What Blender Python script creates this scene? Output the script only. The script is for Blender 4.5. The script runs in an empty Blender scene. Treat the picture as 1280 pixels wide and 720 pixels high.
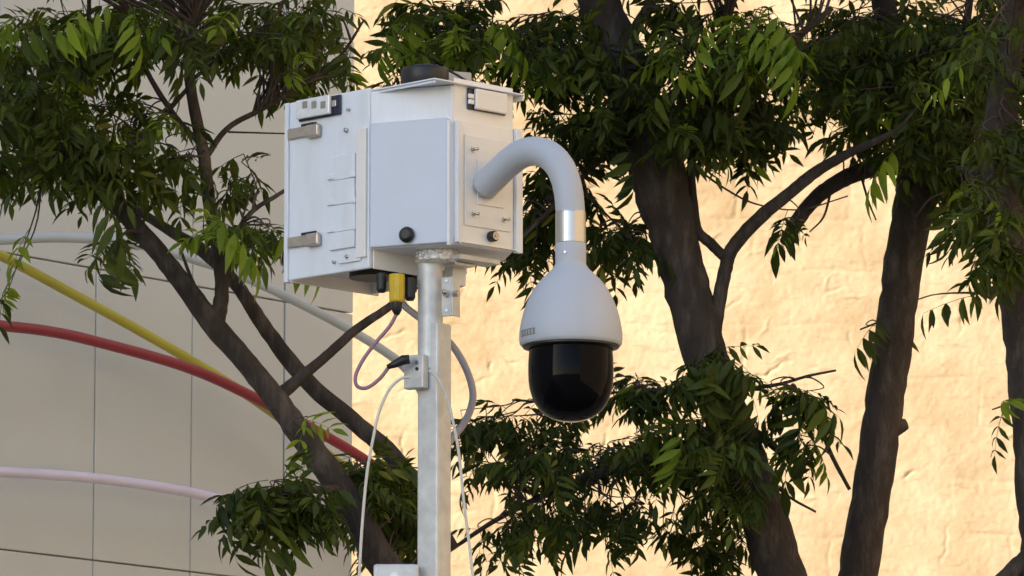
import bpy, bmesh, math, random
import numpy as np
from mathutils import Vector, Matrix

random.seed(7)
rng = np.random.default_rng(11)
scene = bpy.context.scene
COL = scene.collection
R = math.radians

# ------------------------------------------------------------------ camera
W, H = 1280.0, 720.0
FPX = 6965.0
PITCH = R(9.0)
CAMZ = 1.6
cd = bpy.data.cameras.new('camera')
cam = bpy.data.objects.new('camera', cd)
COL.objects.link(cam)
cam.location = (0, 0, CAMZ)
cam.rotation_euler = (math.pi / 2 + PITCH, 0, 0)
cd.sensor_width = 36.0
cd.lens = 36.0 * FPX / W
cd.clip_start = 0.1
cd.clip_end = 3000
cd.dof.use_dof = True
cd.dof.focus_distance = 12.1
cd.dof.aperture_fstop = 40.0
cd.dof.aperture_blades = 0
scene.camera = cam

# ------------------------------------------------------------------ sky, sun, exposure
SUN_EL, SUN_AZ = R(24.0), R(55.0)          # azimuth: behind the camera, towards the left
to_sun = Vector((-math.sin(SUN_AZ) * math.cos(SUN_EL), -math.cos(SUN_AZ) * math.cos(SUN_EL), math.sin(SUN_EL)))
world = bpy.data.worlds.new('World')
scene.world = world
world.use_nodes = True
wn = world.node_tree
bg = wn.nodes['Background']
sky = wn.nodes.new('ShaderNodeTexSky')
sky.sky_type = 'NISHITA'
sky.sun_disc = False
sky.ozone_density = 1.5
sky.dust_density = 0.8
sky.sun_elevation = SUN_EL
sky.sun_rotation = math.atan2(to_sun.x, to_sun.y)
wn.links.new(sky.outputs[0], bg.inputs[0])
bg.inputs[1].default_value = 0.15
sl = bpy.data.lights.new('sun', 'SUN')
sun = bpy.data.objects.new('sun', sl)
COL.objects.link(sun)
sl.energy = 3.7
sl.angle = R(0.5)
sl.color = (1.0, 0.86, 0.66)
sun.rotation_euler = (-to_sun).to_track_quat('-Z', 'Y').to_euler()
vs = scene.view_settings
vs.view_transform = 'Standard'
vs.look = 'None'
vs.gamma = 1.0
vs.use_curve_mapping = False
vs.exposure = 1.15

# ------------------------------------------------------------------ pixel <-> place helpers
_cp, _sp = math.cos(PITCH), math.sin(PITCH)
ORG = Vector((0, 0, CAMZ))

def ray(px, py):
    a = (px - W / 2) / FPX
    b = (H / 2 - py) / FPX
    return Vector((a, _cp - b * _sp, _sp + b * _cp))

def at(px, py, Y):
    d = ray(px, py)
    return ORG + d * (Y / d.y)

def on_plane(px, py, p0, n):
    d = ray(px, py)
    return ORG + d * ((Vector(p0) - ORG).dot(n) / d.dot(n))

# ------------------------------------------------------------------ object helpers
def link(o, parent=None):
    COL.objects.link(o)
    if parent is not None:
        o.parent = parent
        if parent.type == 'EMPTY' or True:
            o.matrix_parent_inverse = Matrix.Identity(4)
    return o

def thing(name, label, cat, loc=(0, 0, 0), group=None):
    o = bpy.data.objects.new(name, None)
    o.empty_display_size = 0.1
    COL.objects.link(o)
    o.location = loc
    o['label'] = label
    o['category'] = cat
    if group:
        o['group'] = group
    return o

def tag(o, label=None, cat=None, group=None, kind=None):
    if label: o['label'] = label
    if cat: o['category'] = cat
    if group: o['group'] = group
    if kind: o['kind'] = kind
    return o

def origin_of(o):
    v = Vector((0, 0, 0))
    while o is not None:
        v += o.location
        o = o.parent
    return v

def mesh_obj(name, verts, faces, mat, parent=None, smooth=False, bevel=0, loc=None, segs=2):
    """verts in world space; the object keeps its parent's origin (or loc)"""
    base = origin_of(parent) if parent is not None else Vector((0, 0, 0))
    o_loc = Vector(loc) - base if loc is not None else Vector((0, 0, 0))
    org = base + o_loc
    me = bpy.data.meshes.new(name)
    me.from_pydata([tuple(Vector(v) - org) for v in verts], [], faces)
    bm = bmesh.new(); bm.from_mesh(me)
    bmesh.ops.recalc_face_normals(bm, faces=bm.faces)
    bm.to_mesh(me); bm.free()
    if smooth:
        me.polygons.foreach_set('use_smooth', [True] * len(me.polygons))
    me.materials.append(mat)
    o = bpy.data.objects.new(name, me)
    link(o, parent)
    o.location = o_loc
    if bevel:
        m = o.modifiers.new('bevel', 'BEVEL')
        m.width = bevel; m.segments = segs; m.limit_method = 'ANGLE'; m.angle_limit = R(40)
        m.harden_normals = False
    return o

class MB:
    def __init__(self):
        self.v = []; self.f = []
    def add(self, vs, fs):
        n = len(self.v)
        self.v += [Vector(p) for p in vs]
        self.f += [tuple(i + n for i in f) for f in fs]
        return self
    def box(self, o, ex, ey, ez):
        """o corner, three edge vectors"""
        o, ex, ey, ez = Vector(o), Vector(ex), Vector(ey), Vector(ez)
        p = [o, o + ex, o + ex + ey, o + ey]
        self.add(p + [q + ez for q in p],
                 [(0, 3, 2, 1), (4, 5, 6, 7), (0, 1, 5, 4), (1, 2, 6, 5), (2, 3, 7, 6), (3, 0, 4, 7)])
        return self
    def prism(self, poly, ez):
        n = len(poly); ez = Vector(ez)
        self.add([Vector(p) for p in poly] + [Vector(p) + ez for p in poly],
                 [tuple(range(n))[::-1], tuple(range(n, 2 * n))] + [(i, (i + 1) % n, n + (i + 1) % n, n + i) for i in range(n)])
        return self
    def tube(self, pts, rads, seg=14, cap=True, jitter=0.0, closed_r=None):
        pts = [Vector(p) for p in pts]
        if not hasattr(rads, '__len__'):
            rads = [rads] * len(pts)
        n0 = len(self.v)
        t0 = (pts[1] - pts[0]).normalized()
        up = Vector((0, 0, 1)) if abs(t0.z) < 0.9 else Vector((1, 0, 0))
        u = t0.cross(up).normalized(); w = u.cross(t0).normalized()
        prev = t0
        for i, p in enumerate(pts):
            if i == 0: t = t0
            elif i == len(pts) - 1: t = (pts[i] - pts[i - 1]).normalized()
            else: t = (pts[i + 1] - pts[i - 1]).normalized()
            q = prev.rotation_difference(t)
            u = q @ u; w = q @ w; prev = t
            for k in range(seg):
                a = 2 * math.pi * k / seg
                r = rads[i] * (1 + (random.uniform(-jitter, jitter) if jitter else 0))
                self.v.append(p + u * math.cos(a) * r + w * math.sin(a) * r)
        for i in range(len(pts) - 1):
            for k in range(seg):
                a = n0 + i * seg + k; b = n0 + i * seg + (k + 1) % seg
                self.f.append((a, b, b + seg, a + seg))
        if cap:
            self.f.append(tuple(range(n0, n0 + seg))[::-1])
            self.f.append(tuple(range(n0 + (len(pts) - 1) * seg, n0 + len(pts) * seg)))
        return self
    def cyl(self, c, axis, r, h, seg=24, r2=None):
        c = Vector(c); axis = Vector(axis).normalized()
        return self.tube([c, c + axis * h], [r, r if r2 is None else r2], seg)
    def lathe(self, c, prof, seg=40, cap=True):
        c = Vector(c); n0 = len(self.v)
        for r, z in prof:
            for k in range(seg):
                a = 2 * math.pi * k / seg
                self.v.append(c + Vector((r * math.cos(a), r * math.sin(a), z)))
        for i in range(len(prof) - 1):
            for k in range(seg):
                a = n0 + i * seg + k; b = n0 + i * seg + (k + 1) % seg
                self.f.append((a, b, b + seg, a + seg))
        if cap:
            self.f.append(tuple(range(n0, n0 + seg)))
            self.f.append(tuple(range(n0 + (len(prof) - 1) * seg, n0 + len(prof) * seg)))
        return self
    def build(self, name, mat, parent=None, smooth=False, bevel=0, loc=None, segs=2):
        return mesh_obj(name, self.v, self.f, mat, parent, smooth, bevel, loc, segs)

def spline(pts, n=8):
    """Catmull-Rom through points (Vectors or tuples, any dimension)"""
    P = [np.array(p, float) for p in pts]
    P = [2 * P[0] - P[1]] + P + [2 * P[-1] - P[-2]]
    out = []
    for i in range(1, len(P) - 2):
        for k in range(n):
            t = k / n
            out.append(0.5 * ((2 * P[i]) + (-P[i - 1] + P[i + 1]) * t + (2 * P[i - 1] - 5 * P[i] + 4 * P[i + 1] - P[i + 2]) * t * t
                              + (-P[i - 1] + 3 * P[i] - 3 * P[i + 1] + P[i + 2]) * t ** 3))
    out.append(P[-2])
    return out

# ------------------------------------------------------------------ materials
def mat(name, col, rough=0.5, metal=0.0, spec=0.5, var=0.0, vscale=8.0, bump=0.0, bscale=60.0, coat=0.0, stain=None, stain_amt=0.0, stain_scale=3.0, detail=6.0, stretch=None):
    m = bpy.data.materials.new(name)
    m.use_nodes = True
    nt = m.node_tree; N = nt.nodes; L = nt.links
    b = N['Principled BSDF']
    b.inputs['Roughness'].default_value = rough
    b.inputs['Metallic'].default_value = metal
    b.inputs['Specular IOR Level'].default_value = spec
    b.inputs['Coat Weight'].default_value = coat
    b.inputs['Base Color'].default_value = (*col, 1)
    if var or bump or stain:
        tc0 = N.new('ShaderNodeTexCoord')
        tc = N.new('ShaderNodeMapping'); L.new(tc0.outputs['Object'], tc.inputs[0])
        if stretch: tc.inputs['Scale'].default_value = stretch
    if var or stain:
        nz = N.new('ShaderNodeTexNoise'); nz.inputs['Scale'].default_value = vscale; nz.inputs['Detail'].default_value = detail
        L.new(tc.outputs[0], nz.inputs['Vector'])
        mr = N.new('ShaderNodeMapRange'); mr.inputs[1].default_value = 0.3; mr.inputs[2].default_value = 0.7
        mr.inputs[3].default_value = 1 - var; mr.inputs[4].default_value = 1 + var
        L.new(nz.outputs['Fac'], mr.inputs[0])
        mx = N.new('ShaderNodeMix'); mx.data_type = 'RGBA'; mx.blend_type = 'MULTIPLY'; mx.inputs[0].default_value = 1
        mx.inputs[6].default_value = (*col, 1)
        L.new(mr.outputs[0], mx.inputs[7])
        out = mx.outputs[2]
        if stain:
            n2 = N.new('ShaderNodeTexNoise'); n2.inputs['Scale'].default_value = stain_scale; n2.inputs['Detail'].default_value = 8
            n2.inputs['Roughness'].default_value = 0.65
            L.new(tc.outputs[0], n2.inputs['Vector'])
            m2 = N.new('ShaderNodeMapRange'); m2.inputs[1].default_value = 0.48; m2.inputs[2].default_value = 0.72
            m2.inputs[3].default_value = 0; m2.inputs[4].default_value = stain_amt
            L.new(n2.outputs['Fac'], m2.inputs[0])
            mx2 = N.new('ShaderNodeMix'); mx2.data_type = 'RGBA'
            L.new(m2.outputs[0], mx2.inputs[0]); L.new(out, mx2.inputs[6]); mx2.inputs[7].default_value = (*stain, 1)
            out = mx2.outputs[2]
        L.new(out, b.inputs['Base Color'])
    if bump:
        n3 = N.new('ShaderNodeTexNoise'); n3.inputs['Scale'].default_value = bscale; n3.inputs['Detail'].default_value = 5
        L.new(tc.outputs[0], n3.inputs['Vector'])
        bp = N.new('ShaderNodeBump'); bp.inputs['Strength'].default_value = bump; bp.inputs['Distance'].default_value = 0.01
        L.new(n3.outputs['Fac'], bp.inputs['Height'])
        L.new(bp.outputs[0], b.inputs['Normal'])
    return m

M = {}
M['white'] = mat('white_coat_sky_tint', (0.76, 0.80, 0.87), 0.42, var=0.03, vscale=14, stain=(0.55, 0.53, 0.48), stain_amt=0.34, stain_scale=13, bump=0.05, bscale=180, stretch=(1, 1, 0.22))  # white coat with the blue of the skylight mixed into its colour
M['cover'] = mat('white_coat_shade_tint', (0.55, 0.61, 0.715), 0.42, var=0.02, vscale=14, stain=(0.46, 0.50, 0.57), stain_amt=0.2, stain_scale=9)  # same coat, dimmed and blued to paint the shade on the front plate
M['cream'] = mat('white_coat_warm_bounce', (0.82, 0.80, 0.765), 0.45, var=0.03, vscale=12, stain=(0.55, 0.51, 0.44), stain_amt=0.2, stain_scale=10)  # same coat, warm bounced light painted in for the right-hand faces
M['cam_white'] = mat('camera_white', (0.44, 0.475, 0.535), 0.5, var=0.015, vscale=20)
M['plate_grey'] = mat('plate_light_grey', (0.76, 0.745, 0.715), 0.45, var=0.03, vscale=30)
M['black'] = mat('black_rubber', (0.012, 0.012, 0.014), 0.45, var=0.1)
M['dome'] = mat('smoked_dome', (0.003, 0.003, 0.004), 0.05, spec=0.07, coat=0.0)
M['dome_in'] = mat('lens_module', (0.006, 0.006, 0.007), 0.35)
M['steel'] = mat('galvanised_steel', (0.60, 0.61, 0.61), 0.48, metal=0.35, var=0.12, vscale=35, stain=(0.42, 0.43, 0.43), stain_amt=0.5, stain_scale=14)
M['chrome'] = mat('bright_metal', (0.55, 0.55, 0.55), 0.38, metal=1.0)
M['bolt'] = mat('zinc_bolt', (0.55, 0.54, 0.53), 0.3, metal=0.9)
M['latch'] = mat('worn_latch_metal', (0.48, 0.43, 0.39), 0.4, metal=0.7, var=0.15, vscale=60)
M['blueblack'] = mat('dark_navy_plastic', (0.012, 0.013, 0.045), 0.3)
M['lens'] = mat('clear_led_lens', (0.74, 0.75, 0.76), 0.12, spec=0.8, var=0.1, vscale=80)
M['led'] = mat('led_chip', (0.35, 0.33, 0.30), 0.3, metal=0.4)
M['white_lens'] = mat('milky_lens', (0.78, 0.76, 0.72), 0.25)
M['silicone'] = mat('bright_zinc_seal', (0.92, 0.92, 0.92), 0.2, metal=0.7, bump=1.0, bscale=110)
M['yellow_plug'] = mat('yellow_plug', (0.62, 0.43, 0.02), 0.4, var=0.12, vscale=50)
M['red_tube'] = mat('red_tube_paint', (0.30, 0.03, 0.045), 0.38, var=0.1, vscale=5)
M['yellow_tube'] = mat('yellow_tube_paint', (0.48, 0.44, 0.055), 0.38, var=0.08, vscale=5)
M['blue_tube'] = mat('pale_blue_tube_paint', (0.50, 0.57, 0.60), 0.4, var=0.06, vscale=5)
M['lilac_tube'] = mat('lilac_tube_paint', (0.80, 0.74, 0.88), 0.4, var=0.06, vscale=5)
M['cord'] = mat('white_cord', (0.62, 0.61, 0.56), 0.5)
M['conduit'] = mat('grey_conduit', (0.36, 0.33, 0.36), 0.5)
M['purple_cable'] = mat('mauve_cable', (0.30, 0.17, 0.24), 0.5)
M['antenna_grey'] = mat('antenna_grey', (0.42, 0.38, 0.34), 0.6)
M['panel'] = mat('grey_cladding', (0.655, 0.675, 0.63), 0.6, var=0.05, vscale=2.2, stain=(0.57, 0.585, 0.545), stain_amt=0.45, stain_scale=1.1, bump=0.08, bscale=140)
M['joint'] = mat('joint_sealant', (0.42, 0.41, 0.40), 0.8)
M['concrete'] = mat('concrete', (0.38, 0.36, 0.33), 0.85, var=0.08, vscale=2)
M['ground'] = mat('asphalt', (0.065, 0.063, 0.06), 0.9, var=0.1, vscale=0.8, bump=0.2, bscale=20)
M['bark'] = mat('bark', (0.036, 0.026, 0.020), 0.9, var=0.35, vscale=14, stain=(0.125, 0.10, 0.082), stain_amt=0.7, stain_scale=24, bump=1.0, bscale=70, stretch=(1, 1, 0.35))
M['twig'] = mat('twig_bark', (0.075, 0.055, 0.045), 0.85, var=0.2, vscale=20)

def stucco_mat():
    m = bpy.data.materials.new('painted_stucco')
    m.use_nodes = True
    nt = m.node_tree; N = nt.nodes; L = nt.links
    b = N['Principled BSDF']; b.inputs['Roughness'].default_value = 0.85; b.inputs['Specular IOR Level'].default_value = 0.2
    tc = N.new('ShaderNodeTexCoord')
    n1 = N.new('ShaderNodeTexNoise'); n1.inputs['Scale'].default_value = 2.2; n1.inputs['Detail'].default_value = 9; n1.inputs['Roughness'].default_value = 0.62
    L.new(tc.outputs['Object'], n1.inputs['Vector'])
    cr = N.new('ShaderNodeValToRGB')
    cr.color_ramp.elements[0].position = 0.33; cr.color_ramp.elements[0].color = (0.43, 0.32, 0.195, 1)
    cr.color_ramp.elements[1].position = 0.62; cr.color_ramp.elements[1].color = (0.58, 0.472, 0.325, 1)
    L.new(n1.outputs['Fac'], cr.inputs[0])
    # fine dirty scuffs stretched along the courses
    mp = N.new('ShaderNodeMapping'); mp.inputs['Scale'].default_value = (3.0, 3.0, 11.0)
    L.new(tc.outputs['Object'], mp.inputs[0])
    n2 = N.new('ShaderNodeTexNoise'); n2.inputs['Scale'].default_value = 2.0; n2.inputs['Detail'].default_value = 8; n2.inputs['Roughness'].default_value = 0.7
    L.new(mp.outputs[0], n2.inputs['Vector'])
    mr = N.new('ShaderNodeMapRange'); mr.inputs[1].default_value = 0.54; mr.inputs[2].default_value = 0.72; mr.inputs[3].default_value = 0; mr.inputs[4].default_value = 0.7
    L.new(n2.outputs['Fac'], mr.inputs[0])
    mx = N.new('ShaderNodeMix'); mx.data_type = 'RGBA'
    L.new(mr.outputs[0], mx.inputs[0]); L.new(cr.outputs[0], mx.inputs[6]); mx.inputs[7].default_value = (0.37, 0.24, 0.145, 1)
    L.new(mx.outputs[2], b.inputs['Base Color'])
    n3 = N.new('ShaderNodeTexNoise'); n3.inputs['Scale'].default_value = 45; n3.inputs['Detail'].default_value = 6
    L.new(tc.outputs['Object'], n3.inputs['Vector'])
    bp = N.new('ShaderNodeBump'); bp.inputs['Strength'].default_value = 0.2; bp.inputs['Distance'].default_value = 0.01
    L.new(n3.outputs['Fac'], bp.inputs['Height']); L.new(bp.outputs[0], b.inputs['Normal'])
    return m
M['stucco'] = stucco_mat()

def leaf_mat(name, dark, light, transl):
    m = bpy.data.materials.new(name)
    m.use_nodes = True
    nt = m.node_tree; N = nt.nodes; L = nt.links
    b = N['Principled BSDF']
    b.inputs['Roughness'].default_value = 0.5
    b.inputs['Specular IOR Level'].default_value = 0.22
    g = N.new('ShaderNodeNewGeometry'); oi = N.new('ShaderNodeObjectInfo')
    ad = N.new('ShaderNodeMath'); ad.operation = 'ADD'
    L.new(g.outputs['Random Per Island'], ad.inputs[0]); L.new(oi.outputs['Random'], ad.inputs[1])
    hf = N.new('ShaderNodeMath'); hf.operation = 'MULTIPLY'; hf.inputs[1].default_value = 0.5
    L.new(ad.outputs[0], hf.inputs[0])
    h2 = N.new('ShaderNodeMath'); h2.operation = 'POWER'; h2.inputs[1].default_value = 1.8
    L.new(hf.outputs[0], h2.inputs[0]); hf = h2
    mx = N.new('ShaderNodeMix'); mx.data_type = 'RGBA'
    mx.inputs[6].default_value = (*dark, 1); mx.inputs[7].default_value = (*light, 1)
    L.new(hf.outputs[0], mx.inputs[0])
    gt = N.new('ShaderNodeMath'); gt.operation = 'GREATER_THAN'; gt.inputs[1].default_value = 0.965
    L.new(g.outputs['Random Per Island'], gt.inputs[0])
    my = N.new('ShaderNodeMix'); my.data_type = 'RGBA'
    L.new(gt.outputs[0], my.inputs[0]); L.new(mx.outputs[2], my.inputs[6]); my.inputs[7].default_value = (0.20, 0.19, 0.03, 1)
    mx = my
    L.new(mx.outputs[2], b.inputs['Base Color'])
    tr = N.new('ShaderNodeBsdfTranslucent')
    mt = N.new('ShaderNodeMix'); mt.data_type = 'RGBA'; mt.blend_type = 'MULTIPLY'; mt.inputs[0].default_value = 1
    L.new(mx.outputs[2], mt.inputs[6]); mt.inputs[7].default_value = (1.5, 1.7, 0.7, 1)
    L.new(mt.outputs[2], tr.inputs[0])
    ms = N.new('ShaderNodeMixShader'); ms.inputs[0].default_value = transl
    L.new(b.outputs[0], ms.inputs[1]); L.new(tr.outputs[0], ms.inputs[2])
    L.new(ms.outputs[0], N['Material Output'].inputs[0])
    return m
M['leaf'] = leaf_mat('leaf_green', (0.026, 0.040, 0.006), (0.105, 0.135, 0.016), 0.32)
M['backlit'] = leaf_mat('leaf_backlit_green', (0.12, 0.18, 0.018), (0.27, 0.34, 0.03), 0.42)  # lighter yellow-green base colour paints the light coming through backlit leaves

# ------------------------------------------------------------------ the setting
g = MB().box((-600, -600, -0.3), (1200, 0, 0), (0, 1800, 0), (0, 0, 0.3)).build('ground', M['ground'])
g['kind'] = 'structure'
g = MB().box((-60, 12.6, 0), (140, 0, 0), (0, 13.4, 0), (0, 0, 0.13)).build('pavement', M['concrete'])
g['kind'] = 'structure'

# ---- far sunlit stucco wall
WY = 26.0
wall = thing('stucco_wall', 'sunlit cream stucco wall filling the background behind the trees', 'wall', (0, WY, 0))
MB().box((-9.0, WY + 0.02, 0), (26, 0, 0), (0, 0.4, 0), (0, 0, 13)).build('wall_core', M['stucco'], wall)

MB().box((8.0, -6.0, 0), (0.4, 0, 0), (0, WY + 5.98, 0), (0, 0, 13)).build('added_bounce_wing', M['stucco'], wall)  # unseen wall, added to bounce warm sunlight onto the right-hand faces

def vnoise(nx, nz, cx, cz):
    g0 = rng.random((cz + 2, cx + 2))
    x = np.linspace(0, cx, nx); z = np.linspace(0, cz, nz)
    xi = x.astype(int); zi = z.astype(int); fx = x - xi; fz = z - zi
    fx = fx * fx * (3 - 2 * fx); fz = (fz * fz * (3 - 2 * fz))[:, None]
    a = g0[np.ix_(zi, xi)]; b_ = g0[np.ix_(zi, xi + 1)]; c = g0[np.ix_(zi + 1, xi)]; d = g0[np.ix_(zi + 1, xi + 1)]
    return (a * (1 - fx) + b_ * fx) * (1 - fz) + (c * (1 - fx) + d * fx) * fz

x0, x1, z0, z1 = -2.2, 3.6, 3.8, 8.0
nx, nz = 820, 594
X = np.linspace(x0, x1, nx); Z = np.linspace(z0, z1, nz)
XX, ZZ = np.meshgrid(X, Z)
XW = XX + 0.035 * (vnoise(nx, nz, 60, 46) - 0.5); ZW = ZZ + 0.04 * (vnoise(nx, nz, 30, 40) - 0.5)
disp = np.zeros_like(XX)
CH = 0.25
course = np.floor((ZW - z0) / CH).astype(int)
fz = (ZW - z0) / CH - course
jmask = np.clip((vnoise(nx, nz, 14, 11) - 0.38) * 2.6, 0, 1) * (0.35 + 0.65 * vnoise(nx, nz, 60, 44))
for c in range(int(course.min()), int(course.max()) + 1):
    rows = np.where((course == c).any(1))[0]
    rs = slice(rows[0], rows[-1] + 1)
    xw, f_, jm = XW[rs], fz[rs], jmask[rs]
    sel = course[rs] == c
    xs = x0 - 0.5 - random.random() * 0.4
    while xs < x1 + 0.5:
        wd = random.uniform(0.3, 0.8)
        s2 = sel & (xw >= xs) & (xw < xs + wd)
        depth = random.uniform(-0.0018, 0.0022); ero = random.uniform(0.001, 0.0075)
        ed = np.minimum(np.minimum(xw - xs, xs + wd - xw), np.minimum(f_, 1 - f_) * CH)
        disp[rs][s2] += (depth * jm - ero * jm * np.exp(-(ed / 0.008) ** 2))[s2]
        xs += wd
disp += 0.004 * (vnoise(nx, nz, 30, 40) - 0.5) + 0.002 * (vnoise(nx, nz, 110, 100) - 0.5) + 0.008 * (vnoise(nx, nz, 8, 7) - 0.5)
disp += 0.002 * (vnoise(nx, nz, 260, 190) - 0.5) + 0.0012 * (vnoise(nx, nz, 480, 340) - 0.5)
# scattered vertical cracks and patch edges
for k in range(330):
    cx = random.uniform(x0, x1); cz = random.uniform(z0, z1); ln = random.uniform(0.05, 0.3); a = random.choice([0, 0, 1.5, 1.3, 0.3]) + random.uniform(-0.2, 0.2)
    ux, uz = math.cos(a), math.sin(a)
    ia, ib = np.searchsorted(X, (cx - ln, cx + ln)); ja, jb = np.searchsorted(Z, (cz - ln, cz + ln))
    if ib - ia < 2 or jb - ja < 2: continue
    xx, zz = XX[ja:jb, ia:ib], ZZ[ja:jb, ia:ib]
    s = (xx - cx) * ux + (zz - cz) * uz; t = -(xx - cx) * uz + (zz - cz) * ux + 0.008 * np.sin(s * 34 + k) + 0.004 * np.sin(s * 90 + 2 * k)
    disp[ja:jb, ia:ib] += random.uniform(-0.009, 0.006) * np.exp(-(t / 0.0065) ** 2) * np.clip(1.3 - np.abs(s) * 2.6 / ln, 0, 1)
verts = np.stack([XX, WY - disp - 0.0, ZZ], -1).reshape(-1, 3) - np.array([0, WY, 0])
idx = np.arange(nx * nz).reshape(nz, nx)
faces = np.stack([idx[:-1, :-1], idx[:-1, 1:], idx[1:, 1:], idx[1:, :-1]], -1).reshape(-1, 4)
me = bpy.data.meshes.new('plaster_face')
me.from_pydata(verts.tolist(), [], faces.tolist())
me.polygons.foreach_set('use_smooth', [True] * len(me.polygons))
me.materials.append(M['stucco'])
o = bpy.data.objects.new('plaster_face', me); link(o, wall)

# ---- grey clad building on the left
TH = R(50)
tW = Vector((math.cos(TH), math.sin(TH), 0)); nW = Vector((math.sin(TH), -math.cos(TH), 0))
E1 = at(442, 400, 19.0); E1.z = 0
bld = thing('clad_building', 'shaded grey building with flat wall panels behind the coloured tubes at left', 'building', E1)
BL, BD, BH = 34.0, 3.2, 18.0
MB().box(E1 - tW * BL - nW * BD, tW * (BL - 0.015), nW * (BD - 0.02), (0, 0, BH)).build('wall_core', M['joint'], bld)
def along(px):
    p = on_plane(px, 400, E1, nW)
    return (E1 - p).dot(tW)
seams = [0.0, along(357), along(237), along(120)]
pw = (seams[3] - seams[1]) / 2
zA = (on_plane(110, 334, E1, nW)).z
zB = (on_plane(115, 700, E1, nW)).z
ph = zA - zB
def panel(name, a0, a1, zb, zt, mb=None):
    gp = 0.0026
    q = (E1 - tW * (a1 - gp) + Vector((0, 0, zb + gp)) - nW * 0.02)
    (mb or MB()).box(q, tW * (a1 - a0 - 2 * gp), nW * (0.02 + random.uniform(-0.0012, 0.0012)), (0, 0, zt - zb - 2 * gp))
edges = [0.0] + [seams[1] + pw * k for k in range(int((BL - seams[1]) / pw))]
nlow = int(zB / ph) + 1
zrows = [zB + ph * k for k in range(-nlow, int((BH - zB) / ph) + 1)]
rest = MB()
for i in range(len(edges) - 1):
    for z_ in zrows:
        zb, zt = max(z_, 0), z_ + ph
        if zt - zb < 0.05: continue
        if i < 7 and zb > 2.2 and zt < 7.4:
            mb = MB(); panel('panel', edges[i] + (0.004 if i == 1 else 0), edges[i + 1], zb, zt, mb)
            mb.build('panel', M['panel'], bld, bevel=0.003)
        else:
            panel('panel', edges[i], edges[i + 1], zb, zt, rest)
ro = rest.build('panels_beyond', M['panel'], bld); ro['kind'] = 'stuff'
MB().box(E1 - tW * (BL + 0.1) - nW * (BD + 0.05) + Vector((0, 0, BH)), tW * (BL + 0.15), nW * (BD + 0.1), (0, 0, 0.3)).build('parapet', M['concrete'], bld)

# ---- coloured arched tubes in front of it
def arched_tube(pts, off, dia_px, m, label):
    p0 = E1 + nW * off
    P = [on_plane(x, y, p0, nW) for x, y in pts]
    S = [Vector(q) for q in spline(P, 10)]
    # carry the arc on to the left and down to the ground on the right
    dR = (S[-1] - S[-4]).normalized(); ext = []
    p = S[-1].copy(); d = dR.copy()
    while p.z > 0.05 and len(ext) < 80:
        d = (d + Vector((0, 0, -0.045))).normalized(); p = p + d * 0.12; ext.append(p.copy())
    dL = (S[0] - S[3]).normalized(); extL = []
    p = S[0].copy(); d = dL.copy()
    for k in range(40):
        d = (d + Vector((0, 0, -0.02))).normalized(); p = p + d * 0.12; extL.append(p.copy())
    path = extL[::-1] + S + ext
    r = dia_px * 0.5 * 18.3 / FPX
    root = thing('arched_tube', label, 'tube', (path[-1].x, path[-1].y, 0))
    MB().tube(path, r, 16).build('tube', m, root, smooth=True)
    # wall brackets: short spacers back to the wall, outside the picture
    for k in (4, 22):
        b_ = MB().tube([path[k], path[k] - nW * (off + 0.0)], 0.008, 8)
        b_.build('wall_bracket', M['steel'], root, smooth=True)
    return root
arched_tube([(-60, 300), (0, 300), (70, 297), (140, 301), (200, 312), (300, 344), (400, 392), (470, 432), (510, 464), (533, 505), (541, 560), (543, 640), (543, 720)], 0.30, 12, M['blue_tube'], 'pale blue curved tube, highest of the four tubes by the grey wall')
arched_tube([(-50, 299), (0, 319), (90, 367), (200, 428), (300, 488), (360, 530), (435, 588), (480, 628), (508, 675), (520, 740)], 0.16, 12.5, M['yellow_tube'], 'yellow curved tube crossing behind the left tree trunk')
arched_tube([(-50, 402), (0, 407), (60, 414), (120, 427), (230, 458), (310, 493), (400, 541), (455, 574), (495, 604), (520, 645), (528, 700), (530, 760)], 0.24, 13.5, M['red_tube'], 'red curved tube running down to the right past the grey wall')
arched_tube([(-50, 588), (0, 590), (120, 598), (240, 616), (330, 641), (440, 681), (490, 708), (522, 745), (533, 800)], 0.16, 13, M['lilac_tube'], 'pale lilac curved tube, lowest of the four tubes')

# ------------------------------------------------------------------ mast
PY = 12.0
PX = at(543, 500, PY).x
def zat(py, x, y):          # height seen at image row py for a vertical line standing at depth y
    return at(640, py, y).z
mast = thing('mast', 'galvanised square steel mast carrying the white cabinet', 'mast', (PX, PY, 0))
th = R(33); a_ = 0.0545
uP = Vector((math.cos(th), -math.sin(th), 0)); vP = Vector((math.sin(th), math.cos(th), 0))
zsq = zat(405, PX, PY)
c0 = Vector((PX, PY, 0)) - uP * a_ / 2 - vP * a_ / 2
sq = MB()
outer = [c0, c0 + uP * a_, c0 + uP * a_ + vP * a_, c0 + vP * a_]
sq.prism(outer, (0, 0, zsq))
sq.build('square_tube', M['steel'], mast, bevel=0.005, segs=3)
RPX = at(538, 350, PY).x
flc = Vector((at(547, 350, PY).x, PY - 0.005, 0))
rc = Vector((RPX, PY, 0))
ztop = zat(328, PX, PY)
MB().cyl(rc + Vector((0, 0, zsq - 0.1)), (0, 0, 1), 0.0272, ztop - zsq + 0.11, 32).build('round_pipe', M['steel'], mast, smooth=False)
MB().cyl(rc + Vector((0, 0, zsq - 0.001)), (0, 0, 1), 0.022, 0.012, 20).build('collar', M['bolt'], mast)
fl = MB()
fl.tube([flc + Vector((0, 0, ztop - 0.004 + 0.0042 * k)) for k in range(8)], [0.041, 0.046, 0.048, 0.045, 0.048, 0.048, 0.047, 0.042], 32, jitter=0.05)
fl.build('sealed_flange', M['silicone'], mast, smooth=True)
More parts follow.
